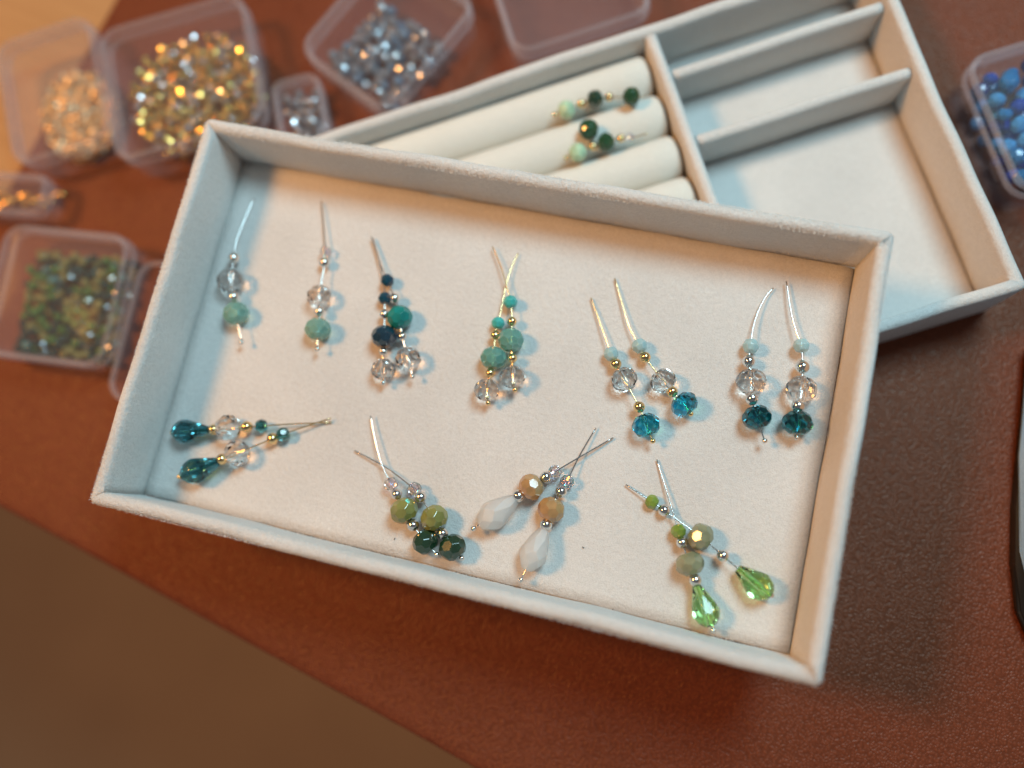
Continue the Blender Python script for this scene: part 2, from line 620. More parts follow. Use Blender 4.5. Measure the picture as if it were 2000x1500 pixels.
IW, ID = TW / 2 - TT, TD / 2 - TT
Z1 = TH + 0.0002
tray1 = build_tray((0, 0, Z1), 0, 'open white velvet tray holding the beaded headpins, on top of the other', 11,
                   [(-IW + 0.0006, IW - 0.0007, -ID + 0.0005, ID - 0.0004, 0.0006)])
tag(link('velvet_pile', pile_mesh(60000, 5), M['pile'], tray1), None, None, None, 'stuff')
T2C, T2R = (0.0348, 0.0750, 0), 0.5118
DX = 0.0300                                   # long divider of the lower tray
tray2 = build_tray(T2C, T2R, 'white velvet tray with ring rolls and compartments, half covered by the front tray', 31,
                   [(DX + 0.0028, IW - 0.0006, -ID + 0.0005, 0.0180, 0), (DX + 0.0028, IW - 0.0006, 0.0224, 0.0468, 0),
                    (DX + 0.0028, IW - 0.0006, 0.0512, ID - 0.0005, 0)])


def divider_mesh(name, length, t, h):
    """upright cloth-covered strip along x with a rounded top"""
    bm = bmesh.new()
    sec = [(-t / 2, 0), (-t / 2, h - t / 2)] + [(-t / 2 * math.cos(PI * k / 6), h - t / 2 + t / 2 * math.sin(PI * k / 6)) for k in range(1, 6)] + [(t / 2, h - t / 2), (t / 2, 0)]
    n = 24
    rings = []
    for i in range(n + 1):
        x = -length / 2 + length * i / n
        rings.append([(x, y + math.sin(x * 120) * 0.0001, z + (math.sin(x * 90 + 1) * 0.0001 if z > 0.01 else 0)) for y, z in sec])
    rings_into(bm, rings)
    return bm_mesh(name, bm)


o = link('divider', divider_mesh('long_divider', 2 * ID - 0.0004, 0.0046, TH - 0.0008 - TF + 0.001), M['velvet'], tray2, True)
o.location = (DX, 0, TF - 0.001); o.rotation_euler = (0, 0, PI / 2)
for y in (0.0490, 0.0202):
    o = link('divider', divider_mesh('cross_divider', IW - DX - 0.0030, 0.0043, TH - 0.0035 - TF + 0.001), M['velvet'], tray2, True)
    o.location = ((IW + DX + 0.0025) / 2, y, TF - 0.001)

# ring rolls: soft cylinders with rounded ends, lying side by side
ROLL_R = 0.0089


def roll_mesh():
    bm = bmesh.new()
    x0, x1, r = -IW + 0.0005, DX - 0.0032, ROLL_R
    prof = [(x0, r * 0.55), (x0 + 0.0006, r * 0.86), (x0 + 0.002, r)]
    for k in range(1, 14):
        prof.append((x0 + 0.002 + (x1 - x0 - 0.004) * k / 14, r * (1 + 0.006 * math.sin(k * 2.1))))
    prof += [(x1 - 0.002, r * 0.995), (x1 - 0.0007, r * 0.9), (x1, r * 0.68)]
    rings = [[(x, rr * math.cos(2 * PI * k / 28), rr * math.sin(2 * PI * k / 28)) for k in range(28)] for x, rr in prof]
    rings_into(bm, rings)
    return bm_mesh('ring_roll', bm)


rm = roll_mesh()
for k in range(5):
    o = link('ring_roll', rm, M['roll'], tray2, True)
    o.location = (0, 0.0570 - 0.018 * k, TF + ROLL_R - 0.0006)

# ------------------------------------------------------------------ beads
def polyhedron(planes):
    """intersection of half spaces n.x <= d given as (n, d); returns a bmesh with flat facets"""
    bm = bmesh.new()
    for n, d in planes:
        bm.verts.new(Vector(n) / d)
    bmesh.ops.convex_hull(bm, input=list(bm.verts))
    pts = []
    for f in bm.faces:
        n = f.normal
        k = n.dot(f.verts[0].co)
        if abs(k) > 1e-9: pts.append(n / k)
    bm.free()
    bm = bmesh.new()
    for p in pts: bm.verts.new(p)
    bmesh.ops.remove_doubles(bm, verts=bm.verts, dist=1e-4)
    res = bmesh.ops.convex_hull(bm, input=list(bm.verts))
    junk = [g for g in res['geom_interior'] if isinstance(g, bmesh.types.BMVert)]
    if junk: bmesh.ops.delete(bm, geom=junk, context='VERTS')
    bmesh.ops.dissolve_limit(bm, angle_limit=0.02, verts=bm.verts, edges=bm.edges)
    bmesh.ops.recalc_face_normals(bm, faces=bm.faces)
    return bm


def ell_planes(rows, rx, rz, rnd, jit=0.012):
    """tangent planes of an ellipsoid: rows of (elevation, count, phase)"""
    out = []
    for el, cnt, phase in rows:
        for k in range(cnt):
            a = 2 * PI * (k + phase) / cnt
            e = math.radians(el)
            n = Vector((math.cos(e) * math.cos(a), math.cos(e) * math.sin(a), math.sin(e)))
            d = math.sqrt((rx * n.x) ** 2 + (rx * n.y) ** 2 + (rz * n.z) ** 2) * (1 + rnd.uniform(-jit, jit))
            out.append((n, d))
    return out


def add_hole(bm, z0, z1, r, seg=8):
    """air channel inside a glass bead (faces look inwards)"""
    rings = [[(r * math.cos(2 * PI * k / seg), r * math.sin(2 * PI * k / seg), z) for k in range(seg)] for z in (z0, z1)]
    rings_into(bm, rings, flip=True)


def gem_mesh(shape, R, T, hole, seed):
    """R half width across the pin, T half length along it (local z)"""
    rnd = random.Random(seed)
    hr = 0.00062 / R if R > 0 else 0.1
    q = T / R
    if shape == 'rondelle':
        pl = ell_planes([(19, 8, 0), (-19, 8, 0.5), (50, 8, 0.5), (-50, 8, 0)], 1.0, q * 1.13, rnd)
        pl += [((0, 0, 1), q), ((0, 0, -1), q)]
    elif shape == 'round':
        pl = ell_planes([(0, 8, 0), (36, 8, 0.5), (-36, 8, 0.5), (66, 8, 0), (-66, 8, 0)], 1.0, q, rnd)
        pl += [((0, 0, 1), q * 0.97), ((0, 0, -1), q * 0.97)]
    elif shape == 'small':
        pl = ell_planes([(22, 8, 0), (-22, 8, 0.5), (60, 8, 0.5), (-60, 8, 0)], 1.0, q * 1.05, rnd)
        pl += [((0, 0, 1), q * 0.92), ((0, 0, -1), q * 0.92)]
    elif shape == 'drop':                      # wide end at -z
        n1 = 9
        pl = []
        prof = [(0.30, q), (0.72, q * 0.30), (1.0, -q * 0.36), (0.80, -q * 0.74), (0.42, -q)]
        for s, ((r0, z0), (r1, z1)) in enumerate(zip(prof, prof[1:])):
            dr, dz = r1 - r0, z1 - z0
            nn = Vector((-dz, 0, dr)).normalized()
            d = nn.x * r0 + nn.z * z0
            for k in range(n1):
                a = 2 * PI * (k + 0.5 * (s % 2)) / n1
                n = Vector((nn.x * math.cos(a), nn.x * math.sin(a), nn.z))
                pl.append((n, d * (1 + rnd.uniform(-0.012, 0.012))))
        pl += [((0, 0, 1), q), ((0, 0, -1), q)]
    elif shape == 'drop6':                     # fewer, broader facets
        n1 = 6
        pl = []
        prof = [(0.36, q), (0.80, q * 0.34), (1.0, -q * 0.18), (0.82, -q * 0.62), (0.42, -q)]
        for s, ((r0, z0), (r1, z1)) in enumerate(zip(prof, prof[1:])):
            dr, dz = r1 - r0, z1 - z0
            nn = Vector((-dz, 0, dr)).normalized()
            d = nn.x * r0 + nn.z * z0
            for k in range(n1):
                a = 2 * PI * (k + 0.5 * (s % 2)) / n1
                pl.append((Vector((nn.x * math.cos(a), nn.x * math.sin(a), nn.z)), d * 0.97 * (1 + rnd.uniform(-0.02, 0.02))))
        pl += [((0, 0, 1), q), ((0, 0, -1), q)]
    bm = polyhedron(pl)
    bmesh.ops.bevel(bm, geom=list(bm.edges), offset=0.085 if shape == 'drop6' else 0.014, segments=2 if shape == 'drop6' else 1, affect='EDGES', clamp_overlap=True)
    bmesh.ops.recalc_face_normals(bm, faces=bm.faces)
    if hole:
        add_hole(bm, -q * 0.985, q * 0.985, hr)
    bmesh.ops.scale(bm, vec=(R, R, R), verts=bm.verts)
    me = bpy.data.meshes.new(shape + '_bead')
    bm.to_mesh(me)
    bm.free()
    return me


def ball_mesh(R):
    """hollow metal spacer: round with flattened, collared hole ends"""
    bm = bmesh.new()
    prof = [(0.30, -0.90), (0.36, -0.955)]
    for k in range(1, 14):
        a = -PI / 2 + PI * (0.13 + 0.74 * k / 14)
        prof.append((math.cos(a), math.sin(a)))
    prof += [(0.36, 0.955), (0.30, 0.90)]
    rings = [[(r * R * math.cos(2 * PI * k / 24), r * R * math.sin(2 * PI * k / 24), z * R) for k in range(24)] for r, z in prof]
    rings_into(bm, rings)
    me = bm_mesh('spacer_ball', bm)
    return me


# kind: (part name, shape, material, glass, label)
BEADS = {
    'aqua': ('rondelle_bead', 'rondelle', 'aqua', False, 'milky aqua faceted rondelle'),
    'aqua2': ('rondelle_bead', 'rondelle', 'aqua2', False, 'milky turquoise faceted rondelle'),
    'clear': ('round_bead', 'round', 'clear', True, 'clear round faceted crystal'),
    'clearr': ('rondelle_bead', 'rondelle', 'clear', True, 'clear faceted crystal rondelle'),
    'abnavy': ('rondelle_bead', 'rondelle', 'abnavy', False, 'dark navy shiny rondelle'),
    'navy': ('small_bead', 'small', 'navy', False, 'small navy bead'),
    'teal': ('rondelle_bead', 'rondelle', 'teal', False, 'opaque teal rondelle'),
    'turq': ('small_bead', 'small', 'turq', False, 'small turquoise bead'),
    'pale': ('small_bead', 'small', 'pale', False, 'small pale opal blue bead'),
    'blue': ('rondelle_bead', 'rondelle', 'bluex', True, 'sparkling blue crystal rondelle'),
    'tealx': ('rondelle_bead', 'rondelle', 'tealx', True, 'deep teal crystal rondelle'),
    'smteal': ('small_bead', 'small', 'tealdrop', True, 'small teal crystal'),
    'dropteal': ('drop_bead', 'drop', 'tealdrop', True, 'teal faceted drop'),
    'dropwhite': ('drop_bead', 'drop6', 'white', False, 'frosted white drop'),
    'droplime': ('drop_bead', 'drop', 'limex', True, 'lime green crystal drop'),
    'ab': ('small_bead', 'small', 'clearab', True, 'small clear iridescent crystal'),
    'olive': ('rondelle_bead', 'rondelle', 'olive', False, 'olive green shiny rondelle'),
    'dkgreen': ('rondelle_bead', 'rondelle', 'dkgreen', False, 'dark green shiny rondelle'),
    'tan': ('rondelle_bead', 'rondelle', 'tan', False, 'tan shiny rondelle'),
    'sage': ('rondelle_bead', 'rondelle', 'sage', False, 'sage green shiny rondelle'),
    'lime': ('small_bead', 'small', 'lime', False, 'small lime green bead'),
    'jade': ('round_bead', 'rondelle', 'jade', False, 'pale jade green bead'),
    'forest': ('round_bead', 'round', 'forest', False, 'dark forest green bead'),
    'forestlight': ('round_bead', 'round', 'dkgreen', False, 'dark green shiny bead'),
}
PIN_R = 0.00026
GROUP = 'beaded headpins laid out in the front tray'


def build_strand(parent_matrix, items, label, metalname, seed, group, zoff, headless=False):
    """items in mm in the tray's own axes: ('H' head / 'T' tail, x, y, z) or (bead, x, y, z, half width, half length)"""
    pts = [parent_matrix @ Vector((i[1] * MM, i[2] * MM, zoff + i[3] * MM)) for i in items]
    base = pts[len(pts) // 3].copy(); base.z = min(p.z for p in pts) - 0.004
    root = empty('beaded_headpin', base)
    tag(root, label, 'headpin', group)
    loc = [p - base for p in pts]
    path = smooth_path(loc, 6)
    rad = [PIN_R] * len(path)
    bm = bmesh.new()
    tube_into(bm, path, rad, 10)
    pin = link('pin', bm_mesh('pin', bm), M['pin_' + metalname], root, True)
    if not headless:
        bm = bmesh.new()
        bmesh.ops.create_icosphere(bm, subdivisions=3, radius=0.00092)
        h = link('pin_head', bm_mesh('pin_head', bm), M[metalname], pin, True)
        h.location = loc[0]
    for k, it in enumerate(items):
        if it[0] in ('H', 'T'): continue
        axis = (loc[min(k + 1, len(loc) - 1)] - loc[max(k - 1, 0)]).normalized()
        q = axis.to_track_quat('Z', 'Y')
        spin = Matrix.Rotation(random.Random(seed * 31 + k).uniform(0, 6.28), 4, 'Z')
        R, T = it[4] * MM, it[5] * MM
        if it[0] == 'ball':
            b = link('spacer_ball', ball_mesh(R), M[metalname], root, True)
        else:
            pname, shape, mname, is_glass, lab = BEADS[it[0]]
            b = link(pname, gem_mesh(shape, R, T, is_glass, seed * 17 + k), M[mname], root, False)
            b['label'] = lab
        b.matrix_local = Matrix.Translation(loc[k]) @ q.to_matrix().to_4x4() @ spin
    return root


STRANDS = [
    ('silver headpin with milky aqua rondelle and clear crystal, leftmost in the front tray', 'silver', [
        ('H',-92.5,-4.3,4.3), ('aqua',-97.8,5.7,4.3,4.34,3.77), ('ball',-100.3,11.5,4.5,1.99,1.99), ('clear',-103.2,17.2,4.6,4.56,4.56), ('ball',-105.2,26.2,3.6,2.11,2.11), ('T',-106.4,33.3,2.9), ('T',-106.2,41.9,2.0), ('T',-105.6,51.2,1.0)]),
    ('silver headpin with milky aqua rondelle, clear crystal and straight tail, second from the left wall', 'silver', [
        ('H',-63.6,-1.1,4.4), ('aqua',-65.4,6.1,4.4,4.36,3.71), ('ball',-66.7,12.5,4.2,1.86,1.86), ('clear',-68.3,18.1,4.1,4.12,4.12), ('ball',-70.3,31.2,3.0,1.99,1.99), ('ab',-71.2,35.4,2.7,1.9,1.9), ('T',-72.8,39.7,2.3), ('T',-75.5,46.6,1.7), ('T',-78.9,55.0,1.0)]),
    ('silver headpin with dark navy faceted rondelle and a clear crystal at the foot', 'silver', [
        ('H',-36.8,-8.1,4.0), ('clearr',-37.9,-3.4,4.0,4.01,3.46), ('ball',-39.5,2.9,4.2,1.55,1.55), ('abnavy',-40.4,8.2,4.4,4.4,3.67), ('ball',-42.8,16.4,3.6,1.76,1.76), ('navy',-44.3,22.3,3.1,2.23,2.23), ('T',-46.0,26.7,2.6), ('T',-50.0,35.1,1.8), ('T',-55.4,44.3,0.9)]),
    ('silver headpin with opaque teal rondelle touching the dark navy one', 'silver', [
        ('H',-26.8,-3.8,4.3), ('clear',-30.0,2.1,4.3,4.27,4.27), ('ball',-34.1,9.7,4.3,1.65,1.65), ('teal',-36.8,16.3,4.2,4.23,3.86), ('ball',-40.6,22.9,3.7,1.85,1.85), ('navy',-45.1,29.0,3.2,2.24,2.24), ('T',-48.9,34.0,2.8), ('T',-52.4,39.5,2.3), ('T',-55.9,44.6,1.9)]),
    ('gold headpin with milky turquoise rondelle over clear crystal, lower of the crossed turquoise pair', 'gold', [
        ('H',1.7,-7.3,4.2), ('clearr',0.3,-3.0,4.2,4.19,3.57), ('ball',-0.0,3.1,4.3,1.79,1.79), ('aqua2',-0.1,8.6,4.3,4.31,3.59), ('ball',-1.5,16.8,3.6,1.72,1.72), ('turq',-1.5,21.4,3.2,2.18,2.18), ('T',-1.8,29.4,2.6), ('T',-2.1,35.3,2.1), ('T',-1.8,43.4,1.4), ('T',-0.7,48.7,1.0)]),
    ('gold headpin with milky turquoise rondelle over clear crystal, upper of the crossed turquoise pair', 'gold', [
        ('H',9.9,-0.8,4.3), ('clearr',8.0,3.4,4.3,4.28,3.56), ('ball',6.5,9.8,4.3,1.7,1.7), ('aqua2',4.5,16.1,4.3,4.31,3.77), ('ball',3.3,22.8,3.9,1.72,1.72), ('turq',1.1,29.8,3.4,2.27,2.27), ('T',-1.6,35.2,3.0), ('T',-5.6,42.3,2.4), ('T',-10.3,49.1,1.9)]),
    ('gold headpin with sparkling blue crystal at the foot and long gap below clear crystal', 'gold', [
        ('H',59.4,-8.3,4.5), ('blue',56.2,-3.6,4.5,4.49,3.63), ('ball',52.7,2.0,4.4,2.0,2.0), ('clearr',45.9,10.4,4.2,4.21,3.68), ('ball',41.9,15.2,3.5,2.03,2.03), ('pale',39.6,18.5,3.1,2.39,2.39), ('T',36.5,23.8,2.5), ('T',32.5,30.7,1.7), ('T',28.5,37.4,0.9)]),
    ('gold headpin with blue crystal close under clear crystal, beside the gapped one', 'gold', [
        ('H',69.9,3.4,4.4), ('blue',67.3,6.1,4.4,4.4,3.45), ('ball',62.5,9.5,4.3,1.91,1.91), ('clearr',58.8,12.6,4.2,4.18,3.48), ('ball',51.3,19.6,3.3,1.94,1.94), ('pale',48.6,23.2,3.0,2.48,2.48), ('T',44.0,29.1,2.4), ('T',40.3,36.0,1.8), ('T',35.3,46.0,0.9)]),
    ('silver headpin with deep teal crystal and its head hanging clear, tail curved towards the back', 'silver', [
        ('H',95.0,-0.5,4.5), ('tealx',91.2,6.7,4.5,4.51,3.66), ('ball',88.5,12.5,4.6,2.22,2.22), ('clearr',87.3,18.2,4.7,4.72,3.86), ('ball',85.4,25.0,4.0,2.16,2.16), ('pale',85.2,30.5,3.4,2.52,2.52), ('T',84.9,36.3,2.8), ('T',85.6,43.0,2.1), ('T',87.3,49.1,1.4), ('T',89.3,52.8,1.0)]),
    ('silver headpin with deep teal crystal and round clear crystal, nearest the right wall', 'silver', [
        ('H',104.8,2.8,4.7), ('tealx',104.2,7.6,4.7,4.65,3.72), ('ball',103.4,13.2,4.7,2.2,2.2), ('clear',103.6,18.8,4.7,4.68,4.68), ('ball',102.8,26.6,4.1,2.31,2.31), ('pale',101.4,33.9,3.6,2.41,2.41), ('T',99.2,38.1,3.2), ('T',96.3,45.0,2.7), ('T',93.1,55.7,1.9)]),
    ('gold headpin with smoky teal drop, upper of the teal drop pair by the left wall', 'gold', [
        ('H',-108.6,-41.8,4.3), ('dropteal',-101.9,-39.8,4.3,4.25,6.65), ('ball',-93.5,-37.4,4.4,1.93,1.93), ('clear',-88.3,-35.8,4.4,4.41,4.41), ('ball',-81.9,-33.9,3.8,2.11,2.11), ('smteal',-76.8,-32.4,3.3,2.2,2.2), ('T',-68.2,-29.8,2.4), ('T',-52.7,-25.5,0.8)]),
    ('gold headpin with bright teal drop, lower of the teal drop pair by the left wall', 'gold', [
        ('H',-101.0,-56.4,4.6), ('dropteal',-93.9,-51.9,4.6,4.57,7.12), ('ball',-87.3,-47.0,4.5,2.01,2.01), ('clear',-82.3,-43.7,4.4,4.38,4.38), ('ball',-71.4,-35.9,3.4,2.1,2.1), ('smteal',-68.1,-33.5,3.1,2.29,2.29), ('T',-60.6,-28.8,2.5), ('T',-52.9,-24.2,1.8)]),
    ('silver headpin with olive and dark green rondelles, its pale tail pointing to the back', 'silver', [
        ('H',-3.5,-61.4,4.2), ('dkgreen',-8.3,-58.2,4.2,4.18,3.65), ('ball',-13.8,-53.8,4.4,2.1,2.1), ('olive',-18.1,-49.7,4.6,4.56,3.86), ('ball',-22.1,-44.9,4.1,1.94,1.94), ('ab',-25.0,-41.9,3.8,2.22,2.22), ('T',-30.4,-35.8,3.2), ('T',-35.2,-27.6,2.5), ('T',-38.9,-20.3,1.9)]),
    ('silver headpin with olive and dark green rondelles, its bent tail crossing under the other', 'silver', [
        ('H',5.2,-60.6,4.4), ('dkgreen',1.3,-57.9,4.4,4.41,3.8), ('ball',-3.1,-54.2,4.4,2.0,2.0), ('olive',-7.2,-49.8,4.5,4.45,3.93), ('ball',-13.7,-44.0,3.6,2.03,2.03), ('ab',-16.6,-41.8,3.3,2.21,2.21), ('T',-19.6,-40.5,2.9), ('T',-25.3,-38.1,2.4), ('T',-30.6,-36.3,1.8), ('T',-41.7,-33.5,0.8)]),
    ('silver headpin with frosted white drop and tan rondelle, lying more sideways', 'silver', [
        ('H',6.9,-50.1,4.9), ('dropwhite',13.6,-43.0,4.9,4.84,7.43), ('ball',19.2,-36.2,4.5,2.17,2.17), ('tan',22.9,-32.2,4.3,4.25,3.64), ('ball',26.9,-27.9,3.6,2.09,2.09), ('ab',29.5,-25.4,3.2,2.09,2.09), ('T',31.8,-23.2,2.9), ('T',37.7,-17.6,2.0), ('T',46.3,-9.6,0.8)]),
    ('silver headpin with frosted white drop and shiny tan rondelle, lying more upright', 'silver', [
        ('H',26.3,-62.8,4.7), ('dropwhite',28.8,-52.1,4.7,4.69,7.17), ('ball',30.5,-43.4,4.5,2.06,2.06), ('tan',31.1,-38.1,4.3,4.3,3.78), ('ball',33.0,-31.5,3.6,2.07,2.07), ('ab',34.2,-27.7,3.2,2.17,2.17), ('T',35.1,-23.6,2.7), ('T',36.7,-17.2,2.0), ('T',39.8,-7.6,1.0)]),
    ('silver headpin with lime green drop hanging straight below sage rondelle', 'silver', [
        ('H',89.9,-63.8,4.4), ('droplime',85.5,-56.9,4.4,4.37,6.59), ('ball',81.5,-49.8,4.4,2.07,2.07), ('sage',78.8,-45.1,4.4,4.42,3.5), ('ball',75.2,-39.0,3.7,1.93,1.93), ('lime',73.4,-35.6,3.3,2.28,2.28), ('T',71.3,-31.4,2.8), ('T',67.3,-23.7,1.9), ('T',62.1,-13.8,0.8)]),
    ('silver headpin with lime green drop spread apart from its sage rondelle, crossing on top', 'silver', [
        ('H',105.5,-48.8,4.5), ('droplime',99.5,-46.0,4.5,4.52,6.41), ('ball',88.6,-40.1,4.3,1.99,1.99), ('sage',80.6,-35.8,4.2,4.19,3.68), ('ball',67.6,-30.0,2.6,2.04,2.04), ('lime',63.2,-28.1,2.1,2.23,2.23), ('T',53.6,-24.3,1.0)]),
]

for k, (lab, met, items) in enumerate(STRANDS):
    build_strand(Matrix.Translation((0, 0, Z1)), items, lab, met, k + 1, GROUP, TF + 0.0001)

# two more strands lying in the grooves of the ring rolls
T2M = Matrix.Translation(T2C) @ Matrix.Rotation(T2R, 4, 'Z')
build_strand(T2M, [('H', -14.5, 49.6, 17.6), ('jade', -9.4, 49.4, 18.6, 3.3, 3.0), ('ball', -3.3, 49.8, 18.6, 1.75, 1.75),
                   ('forestlight', 2.3, 49.8, 18.6, 3.3, 3.1), ('ball', 7.5, 48.6, 19.0, 1.65, 1.65), ('T', 11.0, 47.0, 19.6),
                   ('forest', 15.3, 45.0, 20.6, 3.4, 3.3), ('T', 18.4, 43.6, 20.9)],
             'gold headpin with pale jade and dark teal beads resting on the upper ring rolls', 'gold', 41, 'headpins on the ring rolls', TF)
build_strand(T2M, [('H', -15.5, 30.8, 17.6), ('jade', -10.5, 31.0, 18.5, 3.3, 3.1), ('ball', -4.4, 31.4, 18.5, 1.75, 1.75),
                   ('forest', 0.9, 31.3, 18.5, 3.4, 3.2), ('ball', 6.6, 31.0, 18.5, 1.6, 1.6), ('ab', 10.2, 30.0, 18.5, 1.5, 1.5),
                   ('T', 13.0, 29.5, 18.6), ('T', 16.8, 29.3, 19.0)],
             'gold headpin with pale jade and forest green beads in the groove below', 'gold', 42, 'headpins on the ring rolls', TF)
o = link('round_bead', gem_mesh('round', 0.0036, 0.0034, False, 77), M['forest'], None, False)
o.location = T2M @ Vector((-0.0041, 0.0375, TF + 0.0208))
tag(o, 'single forest green bead sitting above the pale jade bead on the ring rolls', 'bead')


# ------------------------------------------------------------------ clear plastic boxes
def rrect(w, d, r, n=6):
    out = []
    for cx, cy, a0 in ((w / 2 - r, -d / 2 + r, -90), (w / 2 - r, d / 2 - r, 0), (-w / 2 + r, d / 2 - r, 90), (-w / 2 + r, -d / 2 + r, 180)):
        for k in range(n + 1):
            a = math.radians(a0 + 90 * k / n)
            out.append((cx + r * math.cos(a), cy + r * math.sin(a)))
    return out


def shell(name, prof, w, d, r):
    """prof: (inset, z) going round the wall section; closed at both ends with caps"""
    bm = bmesh.new()
    rings = []
    for ins, z in prof:
        rr = max(r - ins, 0.0008)
        rings.append([(x, y, z) for x, y in rrect(w - 2 * ins, d - 2 * ins, rr)])
    rings_into(bm, rings)
    return bm_mesh(name, bm)


def ring_mesh(w, d, r, rad, z):
    """thick moulded edge running round a box"""
    bm = bmesh.new()
    rings = []
    for k in range(8):
        a = 2 * PI * k / 8
        ins = rad * (1 - math.cos(a))
        rings.append([(x, y, z + rad * math.sin(a)) for x, y in rrect(w - 2 * ins + 0.0002, d - 2 * ins + 0.0002, max(r - ins, 0.001))])
    rings.append(rings[0])
    rings_into(bm, rings, False, False)
    return bm_mesh('edge_rim', bm)


def plastic_box(x, y, rot, w, d, h, label, lid=True, r=0.009, group='clear plastic bead boxes'):
    t = empty('plastic_box', (x * MM, y * MM, 0.0001), math.radians(rot))
    tag(t, label, 'box', group)
    w *= MM; d *= MM; h *= MM
    hb = h * 0.72 if lid else h
    base = link('box_base', shell('box_base', [
        (0.0022, 0.0), (0.0012, 0.0006), (0.0009, 0.002), (0.0004, hb - 0.0008), (0.0006, hb), (0.0012, hb), (0.0016, hb - 0.0008),
        (0.0021, 0.0026), (0.0026, 0.0014), (0.0036, 0.0011)], w, d, r), M['plastic'], t, True)
    link('base_rim', ring_mesh(w, d, r, 0.0012, hb - 0.0012), M['rim'], base, True)
    if lid:
        z0 = hb + 0.0002
        lo = link('lid', shell('lid', [
            (0.0034, h - 0.0017), (0.0024, h - 0.0020), (0.0016, h - 0.0030), (0.0012, z0), (0.0002, z0), (0.0, z0 + 0.0004), (0.0, z0 + 0.0012),
            (0.0004, z0 + 0.0016), (0.0004, h - 0.0016), (0.0010, h - 0.0005), (0.0022, h), (0.0034, h - 0.0002), (0.0044, h - 0.0005)],
            w, d, r), M['plastic'], t, True)
        lr = link('lid_rim', ring_mesh(w, d, r, 0.0014, h - 0.0011), M['rim'], lo, True)
        c = link('clasp', bevelled_box('clasp', w / 2 - 0.0004, w / 2 + 0.0012, -0.006, 0.006, hb - 0.004, z0 + 0.002, 0.0005), M['plastic'], lo, True)
        for s in (-1, 1):
            link('hinge', bevelled_box('hinge', -w / 2 - 0.0012, -w / 2 + 0.0004, s * d * 0.25 - 0.004, s * d * 0.25 + 0.004, hb - 0.003, z0 + 0.001, 0.0005), M['plastic'], t, True)
    return t


BX = {}
BX['green'] = plastic_box(-190.5, 2.0, 5, 58, 57, 19, 'closed clear box of green beads beside the tray corner')
BX['bare'] = plastic_box(-131.5, -4.0, 3, 52, 60, 17, 'empty clear box half hidden under the front tray', lid=False)
BX['mixed'] = plastic_box(-164.0, 104.5, 26, 67, 64, 21, 'clear box heaped with mixed gold and silver beads')
BX['gold'] = plastic_box(-222.0, 90.0, 29, 46, 62, 19, 'clear box of tiny gold tube beads')
BX['piece'] = plastic_box(-238.0, 41.0, 7, 52, 19, 15, 'small clear box with a few gold findings', r=0.006)
BX['grey'] = plastic_box(-105.5, 90.0, 25, 22, 56, 15, 'narrow clear box of silver beads behind the front tray', r=0.006)
BX['ice'] = plastic_box(-80.5, 141.0, -26, 52, 61, 20, 'clear box of icy silver blue crystals behind the lower tray')
BX['lilac'] = plastic_box(-12.5, 176.0, 29, 60, 58, 19, 'empty closed clear box behind the lower tray corner')
BX['blue'] = plastic_box(183.0, 147.5, 28, 58, 58, 22, 'clear box full of blue beads at the far right')


# ------------------------------------------------------------------ loose beads in the boxes
def heap(n, rmin, rmax, inside, floor_z, top_z, rnd, tries=7, wanted=None):
    """drop balls one after another and let each settle on those below it"""
    done = []
    for _ in range(n):
        r = rnd.uniform(rmin, rmax)
        best = None
        for _ in range(tries):
            x, y = inside(rnd, r)
            z = floor_z + r
            for (a, b, c, s) in done:
                dd = (a - x) ** 2 + (b - y) ** 2
                m = (s + r) ** 2
                if dd < m:
                    zz = c + math.sqrt(m - dd) * 0.93
                    if zz > z: z = zz
            if best is None or z < best[2]: best = (x, y, z, r)
        if best[2] + best[3] < top_z:
            done.append(best)
    return done


def in_rect(x0, x1, y0, y1):
    def f(rnd, r):
        return rnd.uniform(x0 + r, x1 - r) * 1.0, rnd.uniform(y0 + r, y1 - r)
    return f


def in_blob(cx, cy, rx, ry):
    def f(rnd, r):
        while True:
            a, b = rnd.uniform(-1, 1), rnd.uniform(-1, 1)
            if a * a + b * b < 1: return cx + a * rx, cy + b * ry
    return f


def tiny_gem(seed, shape):
    me = gem_mesh(shape, 1.0, 0.86, False, seed)
    return me


GEMS = [tiny_gem(200 + k, s) for k, s in enumerate(('small', 'round', 'rondelle'))]
_cache = {}


def gem_with(idx, matname):
    key = (idx, matname)
    if key not in _cache:
        me = GEMS[idx].copy()
        me.materials.clear()
        me.materials.append(M[matname])
        _cache[key] = me
    return _cache[key]


M['b_gold'] = metal('bead_gold', (0.88, 0.58, 0.17), 0.24)
M['b_brass'] = metal('bead_brass', (0.82, 0.68, 0.26), 0.24)
M['b_silver'] = metal('bead_silver', (0.76, 0.77, 0.79), 0.24)
M['b_pale'] = metal('bead_pale_gold', (0.86, 0.68, 0.42), 0.45)
M['b_ice'] = plain('bead_ice', (0.34, 0.37, 0.40), 0.08, IOR=2.0, Transmission_Weight=0.35)
M['b_iceblue'] = plain('bead_ice_blue', (0.20, 0.32, 0.45), 0.06, IOR=2.0, Transmission_Weight=0.3)
M['b_green'] = plain('bead_green', (0.09, 0.22, 0.05), 0.08, IOR=1.9)
M['b_olive'] = plain('bead_olive', (0.28, 0.27, 0.09), 0.08, IOR=1.9)
M['b_dark'] = plain('bead_dark_green', (0.012, 0.055, 0.045), 0.07, IOR=2.0)
M['b_sky'] = plain('bead_sky', (0.05, 0.28, 0.58), 0.14, IOR=1.5)
M['b_blue'] = plain('bead_blue', (0.004, 0.045, 0.33), 0.12, IOR=1.5)
M['b_navy'] = plain('bead_navy', (0.004, 0.008, 0.14), 0.12, IOR=1.5)
